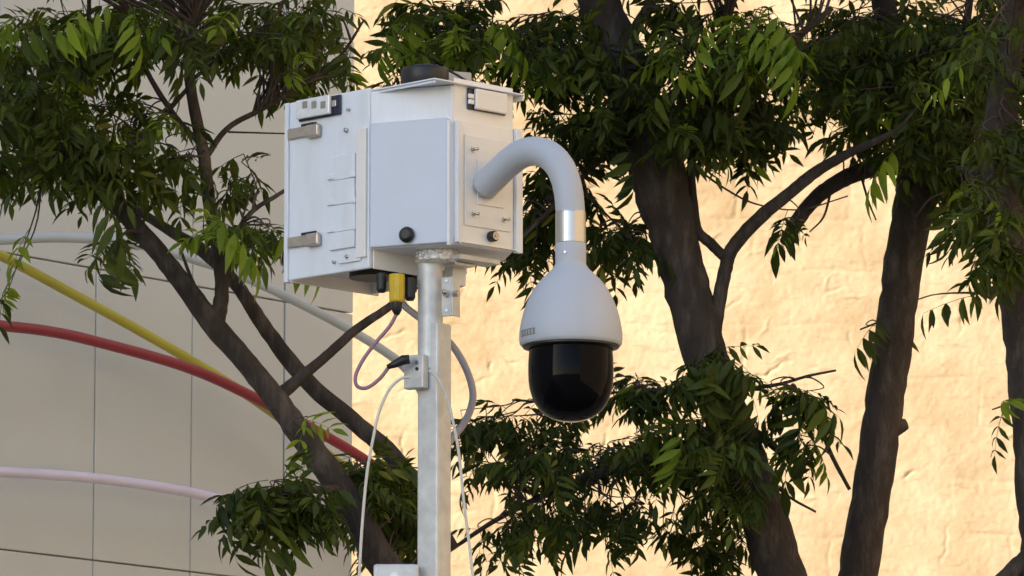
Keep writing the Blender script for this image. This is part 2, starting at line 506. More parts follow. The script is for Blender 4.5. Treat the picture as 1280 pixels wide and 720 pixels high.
# bracket plate with bolts to the right of the pipe
bz0, bz1 = zat(398, PX, PY), zat(349, PX, PY)
bq = rc + Vector((0.0245, -0.026, bz0))
MB().box(bq - uP * 0.0, uP * 0.026, vP * 0.006, (0, 0, bz1 - bz0)).build('bracket_plate', M['steel'], mast, bevel=0.001)
MB().box(bq + uP * 0.0262, uP * 0.003, vP * 0.03, (0, 0, bz1 - bz0)).build('bracket_plate', M['steel'], mast, bevel=0.001)
for py_ in (370,):
    zc = zat(py_, PX, PY)
    p = bq.copy(); p.z = zc; p += uP * 0.012
    MB().cyl(p - Vector((0.004, 0.022, -0.001)), (0.12, 1, 0), 0.0052, 0.024, 12).build('bolt', M['chrome'], mast, smooth=True)
    MB().cyl(p, (0.5, -1, 0), 0.009, 0.006, 6).build('nut', M['bolt'], mast)
    MB().cyl(p + uP * 0.02 + Vector((0, 0, -0.002)), uP, 0.007, 0.013, 8).build('nut', M['latch'], mast)
for py_ in (354, 391):
    p = bq.copy(); p.z = zat(py_, PX, PY); p += uP * 0.013
    MB().cyl(p + Vector((0, -0.0035, 0)), (0, 1, 0), 0.0035, 0.004, 10).build('bolt', M['bolt'], mast)
# lower fitting at the bottom left of the picture
fz_ = zat(726, PX, PY)
MB().box((PX - 0.13, PY - 0.045, fz_ - 0.05), (0.098, 0, 0), (0, 0.05, 0), (0, 0, 0.082)).build('lower_clamp', M['steel'], mast, bevel=0.006)
MB().cyl((PX - 0.085, PY - 0.052, fz_ + 0.004), (0, 1, 0), 0.011, 0.008, 6).build('bolt', M['bolt'], mast)

# ------------------------------------------------------------------ cabinet (white enclosure with hood)
cab = thing('control_cabinet', 'white sheet metal cabinet on top of the steel mast', 'cabinet', (PX, PY, ztop))
O = Vector((at(541, 230, PY).x, PY, 0))
aL = R(44); aM = R(23); aR = R(44)
C1 = O + Vector((0.0425, -0.10, 0))
tM = Vector((-math.cos(aM), math.sin(aM), 0)); nM = Vector((-math.sin(aM), -math.cos(aM), 0))
tR = Vector((math.cos(aR), math.sin(aR), 0)); nR = Vector((math.sin(aR), -math.cos(aR), 0))
tL = Vector((-math.cos(aL), math.sin(aL), 0)); nL = Vector((-math.sin(aL), -math.cos(aL), 0))
tE = -nL                                              # enclosure's other side recedes to the right
E = O + Vector((-0.139, -0.026, 0))
UP = Vector((0, 0, 1))

def face_rect(p0, t, n, x0, y0, x1, y1, off=0.0, thick=0.003, mb=None):
    """slab on the vertical face through p0 (tangent t, normal n) covering the given outline"""
    q = p0 + n * off
    xm, ym = (x0 + x1) / 2, (y0 + y1) / 2
    a0 = (on_plane(x0, ym, q, n) - q).dot(t); a1 = (on_plane(x1, ym, q, n) - q).dot(t)
    h0 = on_plane(xm, y1, q, n).z; h1 = on_plane(xm, y0, q, n).z
    o_ = q + t * a0; o_.z = h0
    return (mb or MB()).box(o_, t * (a1 - a0), n * thick, UP * (h1 - h0))
def face_pt(p0, n, x, y, off=0.0):
    return on_plane(x, y, p0 + n * off, n)

# enclosure body
zEb = on_plane(460, 335, E, nL).z
zEt = on_plane(460, 110, E, nL).z
Lw = (on_plane(357, 240, E, nL) - E).dot(tL)
body = MB()
Bz = Vector((E.x, E.y, zEb))
body.box(Bz + UP * 0.022 + tE * 0.012 + tL * 0.004, tL * (Lw - 0.02), tE * 0.30, UP * (zEt - zEb - 0.022))
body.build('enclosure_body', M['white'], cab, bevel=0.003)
# left door face
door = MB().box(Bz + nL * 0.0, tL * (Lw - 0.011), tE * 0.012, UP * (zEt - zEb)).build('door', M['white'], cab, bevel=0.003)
MB().box(Bz + tL * (Lw - 0.0105) + nL * 0.004 - UP * 0.004, tL * 0.012, tE * 0.02, UP * (zEt - zEb + 0.004)).build('edge_flange', M['white'], door, bevel=0.002)
# enclosure side, warm bounce light put into its colour (skirt seen below the front plate)
side = MB().box(Bz + tE * 0.0125 - tL * 0.003, tE * 0.20, tL * 0.005, UP * (zEt - zEb))
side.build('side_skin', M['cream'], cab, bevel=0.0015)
# tray below the body, receding
tray = MB().box(Bz + tL * (Lw - 0.012) + tE * 0.004 - UP * 0.004, -tL * 0.006, tE * 0.27, UP * 0.03)
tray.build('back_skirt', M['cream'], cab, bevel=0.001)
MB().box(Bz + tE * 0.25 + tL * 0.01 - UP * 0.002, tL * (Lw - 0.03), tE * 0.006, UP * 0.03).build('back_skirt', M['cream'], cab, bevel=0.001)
# black fan and glands below
fc = Bz + tL * (Lw * 0.32) + tE * 0.10 + UP * 0.0
MB().cyl(fc - UP * 0.002, UP, 0.055, 0.03, 28).build('underside_fan', M['black'], cab, smooth=False)
for dx, dy, dr, dh in ((0.045, 0.17, 0.017, 0.05), (0.005, 0.20, 0.014, 0.036)):
    p = Bz + tE * dy + tL * dx - UP * (dh - 0.02)
    MB().cyl(p, UP, dr, dh, 20).build('cable_gland', M['black'], cab, bevel=0.003)
# latches
for y0 in (157, 293):
    lt = face_rect(E, tL, nL, 392, y0 + 2, 361, y0 + 15, 0.003, 0.005).build('latch', M['latch'], cab, bevel=0.002)
    face_rect(E, tL, nL, 402, y0 - 1, 386, y0 + 15, 0.003, 0.013).build('latch_hook', M['latch'], lt, bevel=0.004)
    face_rect(E, tL, nL, 396, y0 - 3, 378, y0 + 2.5, 0.0005, 0.005).build('latch_shadow_slot', M['black'], lt, bevel=0.001)
# piano-hinge strip
for k, (y0, y1, xo) in enumerate(((196, 226, 1), (226.6, 257, 4), (257.6, 291, 0), (291.6, 313, 2))):
    face_rect(E, tL, nL, 445, y0 - 2, 412 + xo, y1 - 2, 0.001, 0.0035 + 0.002 * (k % 2)).build('hinge_leaf', M['white'], cab, bevel=0.0008)
for y0 in (224, 256, 290):
    face_rect(E, tL, nL, 420, y0 - 6, 411, y0 + 1, 0.001, 0.007).build('hinge_tab', M['white'], cab, bevel=0.002)
    face_rect(E, tL, nL, 446.5, y0 - 8, 440, y0 - 2, 0.001, 0.008).build('hinge_tab', M['white'], cab, bevel=0.002)
face_rect(E, tL, nL, 447, 161, 459, 322, 0.001, 0.006).build('edge_strip', M['cream'], cab, bevel=0.0015)
face_rect(E, tL, nL, 452, 314, 424, 328, 0.001, 0.004).build('lower_tab', M['white'], cab, bevel=0.001)
for x, y, r in ((437, 137, 0.0035), (434, 163, 0.005), (436, 321, 0.005), (419, 328, 0.0035)):
    MB().cyl(face_pt(E, nL, x, y, 0.0), nL, r, 0.007, 10).build('screw', M['bolt'], cab, smooth=True)
# roof lid: corner pushed out to the front left
RC = C1 + nL * 0.066 + nR * 0.013
zR = on_plane(534, 99, RC, Vector((0, -1, 0))).z
rl, rr = 0.192, 0.272
lid = MB()
A = Vector((RC.x, RC.y, zR)); 
tRs = (tR + UP * 0.012); 
def v_(k, l): return A + tL * k + tR * l
lid.prism([v_(0, 0), v_(0, rr), v_(rl + 0.05, rr), v_(rl + 0.05, 0.06), v_(rl, 0.0)], UP * 0.0035)
lid_o = lid.build('roof_lid', M['white'], cab, bevel=0.001)
MB().box(v_(0.002, rr - 0.004) - UP * 0.011, tL * 0.2, tR * 0.004, UP * 0.0105).build('roof_lip', M['cream'], lid_o, bevel=0.0008)
MB().box(v_(0.004, 0.004) - UP * 0.006, tL * (rl - 0.006), tR * 0.003, UP * 0.0058).build('roof_lip', M['white'], lid_o, bevel=0.0008)
# hood body
Mw = (on_plane(463, 230, C1, nM) - C1).dot(tM); Rw = (on_plane(640, 230, C1, nR) - C1).dot(tR)
zHb = on_plane(566, 305, C1, nR).z
M1 = C1 + tM * Mw; R1 = C1 + tR * Rw
poly = [C1, R1, R1 + Vector((-0.02, 0.12, 0)), M1 + Vector((0.03, 0.12, 0)), M1]
poly = [Vector((p.x, p.y, zHb)) for p in poly]
MB().prism(poly, UP * (zR - zHb - 0.001)).build('hood_body', M['white'], cab, bevel=0.003)
face_rect(C1, tR, nR, 567, 104, 640.5, 303, 0.0, 0.0012).build('warm_bounce_skin', M['cream'], cab)  # thin slab added to carry the painted warm bounce light
# cover plate on the middle face
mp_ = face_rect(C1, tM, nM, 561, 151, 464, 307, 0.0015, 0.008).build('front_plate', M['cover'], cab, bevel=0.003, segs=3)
face_rect(C1, tM, nM, 564.5, 151, 561.3, 307, 0.0015, 0.013).build('plate_rib', M['white'], mp_, bevel=0.001)
kn = face_pt(C1, nM, 510, 294, 0.0096)
MB().cyl(kn, nM, 0.0125, 0.004, 24).cyl(kn + nM * 0.004, nM, 0.0175, 0.007, 24).cyl(kn + nM * 0.011, nM, 0.0175, 0.006, 24, 0.011).build('round_knob', M['black'], cab, smooth=False, bevel=0.002)
# right mounting plate with flanges
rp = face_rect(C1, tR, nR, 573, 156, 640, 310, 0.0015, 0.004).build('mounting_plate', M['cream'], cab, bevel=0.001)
face_rect(C1, tR, nR, 567.5, 151, 570.5, 303, 0.0015, 0.012).build('plate_flange', M['white'], rp, bevel=0.001)
face_rect(C1, tR, nR, 571.2, 153, 574.5, 305, 0.0015, 0.009).build('plate_flange', M['cream'], rp, bevel=0.001)
face_rect(C1, tR, nR, 641, 162, 649, 317, 0.0015, 0.012).build('plate_flange', M['white'], rp, bevel=0.0015)
MB().box(face_pt(C1, nR, 573, 303.5, 0.0015), tR * 0.165, nR * 0.012, UP * 0.0022).build('plate_flange', M['cream'], rp, bevel=0.0006)
cp = face_pt(C1, nR, 613, 296, 0.006)
MB().cyl(cp, nR, 0.012, 0.016, 20).build('cable_gland', M['black'], cab, bevel=0.002)
MB().cyl(cp + nR * 0.0165, nR, 0.009, 0.002, 16).cyl(cp + nR * 0.0187, nR, 0.0035, 0.002, 10).build('gland_cap', M['latch'], cab)
# underside brackets to the right of the flange
q = face_pt(C1, nR, 576, 320, -0.02)
MB().box(q - UP * 0.006, tR * 0.12, -nR * 0.05, UP * 0.012).build('under_bracket', M['steel'], cab, bevel=0.002)
MB().box(q + tR * 0.012 - UP * 0.013 - nR * 0.03, tR * 0.06, -nR * 0.03, UP * 0.006).build('under_bracket', M['chrome'], cab, bevel=0.001)
q2 = at(566, 356, PY + 0.03)
MB().box(q2, (0.029, 0.02, 0), (-0.02, 0.04, 0), (0, 0, 0.046)).build('under_block', M['cream'], cab, bevel=0.002)
MB().box(at(521, 310, PY - 0.055), (0.05, -0.012, 0), (0.01, 0.04, 0), (0, 0, 0.008)).build('under_bracket', M['white'], cab, bevel=0.001)

# warning light bars
def light_bar(p0, t, n, x0, y0, x1, y1, endx, kind):
    base = face_rect(p0, t, n, x0 + 1, y0 + 1.5, x1 - 0.5, y1 - 1.5, 0.0006, 0.006).build('light_bar', M['blueblack'], cab, bevel=0.004, segs=3)
    if kind == 'clear':
        face_rect(p0, t, n, x0 - 0.5, y0 + 1, endx + 1, y1 - 3, 0.0068, 0.010).build('lens', M['lens'], base, bevel=0.003)
        wd = (endx - x0 - 6) / 3
        for k in range(3):
            xa = x0 + 4 + wd * k
            face_rect(p0, t, n, xa, y0 + 5, xa + wd - 5, y1 - 14, 0.0169, 0.0006).build('led', M['led'], base, bevel=0.0003)
        face_rect(p0, t, n, endx + 2, y0 + 4, endx + 7, y1 - 16, 0.0066, 0.004).build('end_glint', M['chrome'], base, bevel=0.001)
    else:
        face_rect(p0, t, n, endx, y0 + 2, x1, y1 - 2.5, 0.0068, 0.010).build('lens', M['white_lens'], base, bevel=0.003)
        for yy in (y0 + 5, y0 + 12):
            face_rect(p0, t, n, x0 + 2.5, yy, endx - 1, yy + 6, 0.0068, 0.006).build('led', M['lens'], base, bevel=0.002)
    return base
light_bar(E, tL, nL, 374, 121.5, 428, 149.5, 414, 'clear')
light_bar(C1, tR, nR, 582, 112.5, 631, 142.5, 592, 'milky')
# antenna on the lid
ac = at(531, 99, PY + 0.03); ac.z = zR + 0.0038
MB().lathe(ac, [(0.053, 0), (0.053, 0.050), (0.050, 0.056), (0.036, 0.060), (0.004, 0.061)], 36).build('antenna_puck', M['black'], cab, smooth=True)
gb = at(547, 99, PY + 0.10); gb.z = zR + 0.0038
MB().prism([gb, gb + Vector((0.075, 0.03, 0)), gb + Vector((0.065, 0.1, 0)), gb + Vector((-0.01, 0.07, 0))], UP * 0.068).build('antenna_box', M['antenna_grey'], cab, bevel=0.003)
cpts = [ac + Vector((0.02, 0.0, 0.06)), ac + Vector((0.045, 0.01, 0.058)), ac + Vector((0.09, 0.02, 0.034)), ac + Vector((0.13, 0.03, 0.004))]
MB().tube([Vector(p) for p in spline(cpts, 6)], 0.0028, 8).build('antenna_lead', M['black'], cab, smooth=True)

# ------------------------------------------------------------------ dome camera on a gooseneck
S = face_pt(C1, nR, 604, 231, 0.009)
dc = thing('dome_camera', 'white dome security camera with black glass hanging from a curved arm', 'camera', S)
mplate = face_rect(C1, tR, nR, 580, 173, 637, 286, 0.0058, 0.003).build('base_plate', M['plate_grey'], dc, bevel=0.0028, segs=3)
face_rect(C1, tR, nR, 596, 202, 629, 258, 0.009, 0.0025).build('embossed_boss', M['plate_grey'], mplate, bevel=0.002, segs=3)
for x, y in ((591, 187), (627, 193), (592, 268), (630, 275)):
    p = face_pt(C1, nR, x, y, 0.0089)
    MB().cyl(p, nR, 0.0065, 0.004, 6).build('nut', M['bolt'], mplate)
    MB().cyl(p + nR * 0.004, nR, 0.0033, 0.013, 10).build('bolt', M['chrome'], mplate, smooth=True)
dh = [(0, -0.006), (0.035, 0.014), (0.075, 0.036), (0.118, 0.052), (0.162, 0.053), (0.207, 0.037), (0.242, 0.004), (0.262, -0.04), (0.2695, -0.085), (0.271, -0.12)]
path = [S + nR * d + UP * h for d, h in [tuple(q) for q in spline(dh, 6)]]
rp_ = 0.0315
rads = [rp_ * (1.10 if i < 2 else 1.0) for i in range(len(path))]
MB().tube(path, rp_, 32).build('gooseneck_arm', M['cam_white'], dc, smooth=True)
ax = S + nR * 0.271
dY = ax.y
kpx = math.hypot(dY, 2) / FPX      # metres per pixel there
kpx = ORG.lerp(at(715, 400, dY), 1).length and (at(715, 400, dY) - ORG).length / FPX
cxw = ax.x
ax = Vector((cxw - 0.0 , dY, 0))
def zc(py): return at(714, py, dY).z
MB().lathe((ax.x, ax.y, 0), [(0.0318, zc(305)), (0.0327, zc(304)), (0.0327, zc(267)), (0.0318, zc(265))], 40).build('metal_collar', M['chrome'], dc, smooth=False)
prof_px = [(330, 19.2), (336, 22.8), (343, 30), (352, 39), (362, 46.5), (374, 53), (388, 58.5), (402, 62.2), (414, 64.2), (423, 64.6), (430, 64)]
prof = [(0.0312, zc(303)), (0.0330, zc(306)), (0.0332, zc(326))]
prof += [(r * kpx, zc(y)) for y, r in [tuple(q) for q in spline(prof_px, 3)]]
prof += [(62 * kpx, zc(432.5)), (59.5 * kpx, zc(433)), (57 * kpx, zc(429)), (54 * kpx, zc(427))]
hs = MB().lathe((ax.x, ax.y, 0), prof, 64).build('bell_housing', M['cam_white'], dc, smooth=True)
for pol in hs.data.polygons: pass
md = hs.modifiers.new('edge', 'EDGE_SPLIT'); md.split_angle = R(35)
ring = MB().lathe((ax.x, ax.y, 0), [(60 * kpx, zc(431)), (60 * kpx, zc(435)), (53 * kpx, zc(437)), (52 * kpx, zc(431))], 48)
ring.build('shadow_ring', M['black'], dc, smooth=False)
domep = [(51.5, 430), (52.8, 445), (53.4, 462), (52.8, 478), (50, 492), (44.5, 505), (36, 515.5), (25, 522.5), (12, 526.5), (1, 527.5)]
dp = [(r * kpx, zc(y)) for y, r in [(q[1], q[0]) for q in [tuple(s_) for s_ in spline(domep, 4)]]]
MB().lathe((ax.x, ax.y, 0), dp, 64).build('dome_glass', M['dome'], dc, smooth=True)
# neck screw, tag
sp_ = Vector((ax.x - 0.012, ax.y - 0.031, zc(318)))
MB().cyl(sp_, (-0.35, -1, 0), 0.0025, 0.003, 10).build('neck_screw', M['bolt'], dc)
# small printed maker's tag wrapped on the lower left of the bell
tagm = MB()
def bell_r(py):
    ys = [q[0] for q in prof_px]; rs = [q[1] for q in prof_px]
    return float(np.interp(py, ys, rs)) * kpx
def bell_patch(mb, a0, a1, y0, y1, lift, n=6):
    vs_ = []
    for j in range(n + 1):
        a = a0 + (a1 - a0) * j / n
        for yy, up in ((y1, 0), (y0, 0)):
            r = bell_r(yy) + lift
            vs_.append((ax.x + r * math.cos(a), ax.y + r * math.sin(a), zc(yy)))
    mb.add(vs_, [(2 * j, 2 * j + 2, 2 * j + 3, 2 * j + 1) for j in range(n)])
bell_patch(tagm, R(196), R(226), 416, 424.5, 0.0007)
to = tagm.build('maker_tag', mat('tag_grey', (0.20, 0.20, 0.21), 0.5), dc)
bars = MB()
for k in range(5):
    bell_patch(bars, R(199 + 5.4 * k), R(201.4 + 5.4 * k), 417.5, 423.5, 0.0012, 1)
bars.build('tag_print', mat('tag_print', (0.42, 0.42, 0.43), 0.5), to)

# ------------------------------------------------------------------ junction box and cables on the mast
jb = thing('junction_box', 'small grey metal clamp box fixed to the upper mast', 'junction box', at(524, 466, PY - 0.06))
fp = c0.copy()
nP = -vP
jf = c0 + nP * 0.002
bx = face_rect(jf, uP, nP, 511.5, 445, 536, 487, 0.0, 0.022).build('box_body', M['steel'], jb, bevel=0.003)
for y in (453, 461):
    MB().cyl(face_pt(jf, nP, 521.5, y, 0.0222), nP, 0.0038, 0.003, 10).build('screw', M['bolt'] if y == 453 else M['black'], jb)
gl = thing('cable_gland', 'black rubber cable plug on the left of the clamp box', 'plug', at(498, 452, PY - 0.05))
MB().tube([at(512, 449, PY - 0.05), at(504, 450, PY - 0.05), at(494, 455, PY - 0.05), at(484, 459, PY - 0.05)], [0.010, 0.011, 0.0085, 0.005], 14).build('plug_body', M['black'], gl, smooth=True)

def cable(name, label, cat, pts, Y, r, m, n=8):
    P = [at(p[0], p[1], p[2] if len(p) > 2 else Y) for p in pts]
    o_ = MB().tube([Vector(q) for q in spline(P, n)], r, 10).build(name, m, None, smooth=True, loc=P[-1])
    return tag(o_, label, cat)
cable('power_cable', 'thin mauve cable looping from the yellow plug back to the clamp box', 'cable',
      [(496, 392), (487, 408), (470, 428), (455, 448), (445, 468), (446, 482), (458, 485), (474, 474), (486, 459)], PY - 0.045, 0.0042, M['purple_cable'])
cable('cord', 'thin pale cord hanging from the clamp box, left of the mast', 'cord',
      [(512, 471), (500, 474), (486, 488), (474, 515), (466, 550), (459, 590), (454, 640), (450, 700), (447, 780), (446, 900)], PY - 0.07, 0.0033, M['cord'])
cable('cord', 'thin pale cord hanging from the clamp box, right of the mast', 'cord',
      [(536, 463), (547, 473), (558, 495), (567, 530), (574, 570), (579, 620), (584, 660), (590, 710), (597, 790), (602, 900)], PY - 0.06, 0.0033, M['cord'])
cable('conduit', 'grey flexible conduit looping out behind the right side of the mast', 'conduit',
      [(499, 352, 12.1), (503, 378, 12.12), (520, 394, 12.12), (545, 412, 12.12), (567, 434, 12.12), (583, 462, 12.12), (591, 490, 12.12), (588, 512, 12.12), (578, 532, 12.12), (560, 556, 12.1), (548, 600, 12.06), (546, 720, 12.06)], 12.1, 0.0082, M['conduit'])
yp = thing('power_plug', 'yellow power plug with black boot below the cabinet', 'plug', at(496, 392, PY - 0.045))
pz = at(496, 378, PY - 0.045)
hz = lambda y: at(496, y, PY - 0.045).z
MB().lathe((pz.x, pz.y, 0), [(0.014, hz(378)), (0.0165, hz(376)), (0.0175, hz(349)), (0.017, hz(343))], 10).build('plug_body', M['yellow_plug'], yp, bevel=0.001)
MB().lathe((pz.x, pz.y, 0), [(0.005, hz(394)), (0.011, hz(388)), (0.0125, hz(378.5)), (0.0125, hz(376))], 18).build('rubber_boot', M['black'], yp, smooth=True)
for dx, y0, y1, r in ((-0.034, 364, 340, 0.011), (0.028, 374, 346, 0.012)):
    MB().lathe((pz.x + dx, pz.y + 0.02, 0), [(r * 0.7, hz(y0)), (r, hz(y0 - 4)), (r, hz(y1))], 16).build('socket', M['black'], yp, smooth=False)

# ------------------------------------------------------------------ trees
def leaf_mesh(name, m, pairs, length, droop, seed, lsize):
    rd = random.Random(seed)
    V = []; F = []
    def leaflet(base, d, nrm, ln, wd):
        d = d.normalized(); sd = d.cross(nrm).normalized(); up = sd.cross(d)
        n0 = len(V)
        curve = rd.uniform(0.1, 0.35)
        st = [(0.0, 0.05), (0.22, 0.75), (0.45, 1.0), (0.72, 0.62), (1.0, 0.0)]
        for s, w in st:
            c = base + d * ln * s - up * (curve * ln * s * s)
            wv = wd * w * 0.5
            V.append(c + sd * wv + up * wv * 0.45); V.append(c); V.append(c - sd * wv + up * wv * 0.45)
        for i in range(len(st) - 1):
            a = n0 + i * 3
            if i == len(st) - 2:
                F.append((a, a + 1, a + 4)); F.append((a + 1, a + 2, a + 4))
            else:
                F.append((a, a + 1, a + 4, a + 3)); F.append((a + 1, a + 2, a + 5, a + 4))
    sag = rd.uniform(0.15, 0.45)
    def rach(t): return Vector((length * t, 0, -sag * length * t * t))
    # rachis as a slim three-sided stem
    n0 = len(V)
    for i in range(5):
        c = rach(i / 4); r = 0.0016 * (1 - 0.6 * i / 4)
        for k in range(3):
            a = 2.094 * k; V.append(c + Vector((0, math.cos(a) * r, math.sin(a) * r)))
    for i in range(4):
        for k in range(3):
            a = n0 + i * 3 + k; b_ = n0 + i * 3 + (k + 1) % 3
            F.append((a, b_, b_ + 3, a + 3))
    for i in range(pairs):
        t = 0.28 + 0.62 * i / max(1, pairs - 1)
        for s in (-1, 1):
            ang = R(rd.uniform(48, 72))
            dv = Vector((math.cos(ang), s * math.sin(ang), -droop * rd.uniform(0.5, 1.4)))
            ln = lsize * rd.uniform(0.8, 1.12) * (0.8 + 0.35 * math.sin(math.pi * (i + 0.7) / pairs))
            leaflet(rach(t + rd.uniform(-0.02, 0.02)), dv, Vector((0, 0.0, 1)) + Vector((rd.uniform(-.4, .4), s * rd.uniform(0, .6), 0)), ln, ln * rd.uniform(0.20, 0.34))
    leaflet(rach(1.0), Vector((1, rd.uniform(-.2, .2), -droop * rd.uniform(0.6, 1.2))), Vector((0.3, 0, 1)), lsize * 1.1, lsize * 0.32)
    me_ = bpy.data.meshes.new(name)
    me_.from_pydata([tuple(v) for v in V], [], F)
    me_.polygons.foreach_set('use_smooth', [True] * len(me_.polygons))
    me_.materials.append(m)
    return me_

LEAF = {'leaf': [], 'backlit': []}
for key in LEAF:
    for s in range(9):
        LEAF[key].append(leaf_mesh('leaf_' + key, M[key], random.choice([3, 4, 4, 5]), random.uniform(0.10, 0.15), random.choice([0.15, 0.4, 0.7, 1.0, 1.4]), 100 + s + (50 if key == 'backlit' else 0), random.uniform(0.056, 0.076)))

BIG = {k: [leaf_mesh('leaf_large_' + k, M[k], pr, ln, dp, 300 + q, sz) for q, (pr, ln, dp, sz) in enumerate(((3, 0.14, 1.8, 0.105), (4, 0.19, 2.4, 0.095), (4, 0.17, 1.3, 0.10), (3, 0.12, 3.0, 0.11)))] for k in ('leaf', 'backlit')}
ROW = leaf_mesh('leaf_row', M['leaf'], 4, 0.22, 5.0, 411, 0.075)
DEN = 0.85
def tree(label, base_px, Y, trunk, limbs, regions, specials=()):
    bx_ = at(base_px, 720, Y)
    root = thing('street_tree', label, 'tree', (bx_.x, Y, 0), group='trees in front of the stucco wall')
    def branch(name, pts, to_ground=False, seg=14, knots=0):
        P = []
        for p in pts:
            q = at(p[0], p[1], p[3] if len(p) > 3 else Y)
            P.append((q.x, q.y, q.z, p[2] * 0.5 * q.y / FPX * 0.93))
        if to_ground:
            x_, y_, z_, r_ = P[0]
            foot = []
            for t in (0.0, 0.08, 0.25, 0.45, 0.63, 0.78, 0.88, 0.95):
                e = t * t
                foot.append((bx_.x + (x_ - bx_.x) * e, Y + (y_ - Y) * e, -0.05 + (z_ + 0.05) * t, r_ * (1.05 + 0.4 * (1 - t) ** 4)))
            P = foot + P
        S_ = spline(P, 7)
        pts3 = []; rr_ = []
        for i, s in enumerate(S_):
            j = s[3] * 0.05
            pts3.append(Vector((s[0] + random.uniform(-j, j), s[1] + random.uniform(-j, j), s[2])))
            rr_.append(max(s[3], 0.0012) * random.uniform(0.975, 1.03))
        mb = MB().tube(pts3, rr_, seg, jitter=0.02)
        for k in range(knots):
            i = random.randrange(len(pts3) // 3, len(pts3) - 2); a = random.uniform(0, 6.28)
            dv = Vector((math.cos(a), math.sin(a), 0.35)).normalized(); r = rr_[i]
            mb.tube([pts3[i] + dv * r * 0.4, pts3[i] + dv * r * 1.05, pts3[i] + dv * r * 1.35], [r * 0.3, r * 0.22, r * 0.1], 8)
        mb.build(name, M['bark'], root, smooth=True)
        return pts3
    allp = branch('trunk', trunk, True, 20, knots=0)
    for l in limbs:
        allp = allp + branch('limb', l, False, 12, knots=0)
    # foliage
    tw = MB(); leaves = []
    for rg in regions:
        cx, cy, rx, ry, yo, ys, n, anchor, py_ = rg[:9]
        nl = rg[9] if len(rg) > 9 else 3
        if rx > 40: rx -= 20
        if ry > 40: ry -= 18
        a3 = at(anchor[0], anchor[1], Y + (anchor[2] if len(anchor) > 2 else 0.0))
        near = sorted(allp, key=lambda p: (p - a3).length)[0]
        n = n if n < 8 else max(5, int(n * DEN))
        for s in range(n):
            while True:
                u, v = random.uniform(-1, 1), random.uniform(-1, 1)
                if u * u + v * v <= 1: break
            c = at(cx + u * rx, cy + v * ry, Y + yo + random.uniform(-ys, ys))
            if n > 4:
                st = sorted(allp, key=lambda p: (p - c).length + (p - near).length * 1.3)[random.randrange(0, 12)]
            else:
                st = near
            mid = st.lerp(c, 0.55) + Vector((random.uniform(-.06, .06), random.uniform(-.06, .06), random.uniform(-0.02, 0.04)))
            tp = [Vector(q) for q in spline([st, st.lerp(mid, 0.5) + Vector((0, 0, .01)), mid, c], 4)]
            L_ = (c - st).length
            r0 = min(0.007, 0.0022 + 0.0035 * L_)
            tw.tube(tp, [r0 + (0.0014 - r0) * i / (len(tp) - 1) for i in range(len(tp))], 5, cap=False)
            out = (c - mid); out.z *= 0.3
            if out.length < 1e-4: out = Vector((1, 0, 0))
            out.normalize()
            for k in range(nl):
                t = random.uniform(0.72, 1.0) if k else 1.0
                fi = t * (len(tp) - 1); i = min(int(fi), len(tp) - 2)
                b_ = tp[i].lerp(tp[i + 1], fi - i)
                d = out * 0.55 + Vector((random.gauss(0, .75), random.gauss(0, .75), random.gauss(-0.35, .4)))
                d.normalize()
                z_ = Vector((random.gauss(0, .55), random.gauss(0, .55), 1))
                z_ = (z_ - d * z_.dot(d)).normalized()
                y_ = z_.cross(d)
                sc = random.uniform(0.48, 1.02)
                mt_ = Matrix(((d.x, y_.x, z_.x), (d.y, y_.y, z_.y), (d.z, y_.z, z_.z))).to_4x4()
                mt_ = Matrix.Translation(b_) @ mt_ @ Matrix.Scale(sc, 4)
                key = 'backlit' if random.random() < py_ else 'leaf'
                leaves.append((mt_, key, random.choice(LEAF[key])))
    for sp in specials:
        b_ = at(sp[0], sp[1], Y + sp[4]); e_ = at(sp[2], sp[3], Y + sp[4] + random.uniform(-.08, .02))
        d = (e_ - b_).normalized(); z_ = Vector((random.gauss(0, .1), random.gauss(0, .2), 1)); z_ = (z_ - d * z_.dot(d)).normalized(); y_ = z_.cross(d)
        mt_ = Matrix.Translation(b_) @ Matrix(((d.x, y_.x, z_.x), (d.y, y_.y, z_.y), (d.z, y_.z, z_.z))).to_4x4() @ Matrix.Scale(random.uniform(0.72, 0.95) if sp[5] != 'row' else 1.0, 4)
        leaves.append((mt_, sp[5] if sp[5] != 'row' else 'leaf', ROW if sp[5] == 'row' else random.choice(BIG[sp[5]])))
        st = sorted(allp, key=lambda p: (p - b_).length)[0]
        if (st - b_).length > 0.12: tw.tube([Vector(q) for q in spline([st, st.lerp(b_, .5) + Vector((0, 0, .02)), b_], 4)], [0.004 - 0.0003 * k for k in range(9)], 5, cap=False)
    tw_o = tw.build('twigs', M['twig'], root, smooth=True); tw_o['kind'] = 'stuff'
    def inframe(mt_):
        p = mt_.translation - ORG
        z_ = p.y * _cp + p.z * _sp
        x_ = p.x / z_ * FPX + 640; y_ = 360 - (-p.y * _sp + p.z * _cp) / z_ * FPX
        return -30 < x_ < 1310 and -30 < y_ < 750
    inn = sorted([l for l in leaves if inframe(l[0])], key=lambda l: l[0].translation.y)
    outn = [l for l in leaves if not inframe(l[0])]
    single, rest_ = inn[:300], inn[300:] + outn
    # the mass of leaves that are not single parts
    base = origin_of(root)
    vv = []; ff = []; mi = []
    for mt_, key, me_ in rest_:
        n0 = len(vv)
        vv += [tuple(mt_ @ v.co - base) for v in me_.vertices]
        for p in me_.polygons:
            ff.append(tuple(i + n0 for i in p.vertices)); mi.append(0 if key == 'leaf' else 1)
    me2 = bpy.data.meshes.new('crown'); me2.from_pydata(vv, [], ff)
    me2.materials.append(M['leaf']); me2.materials.append(M['backlit'])
    me2.polygons.foreach_set('material_index', mi)
    me2.polygons.foreach_set('use_smooth', [True] * len(ff))
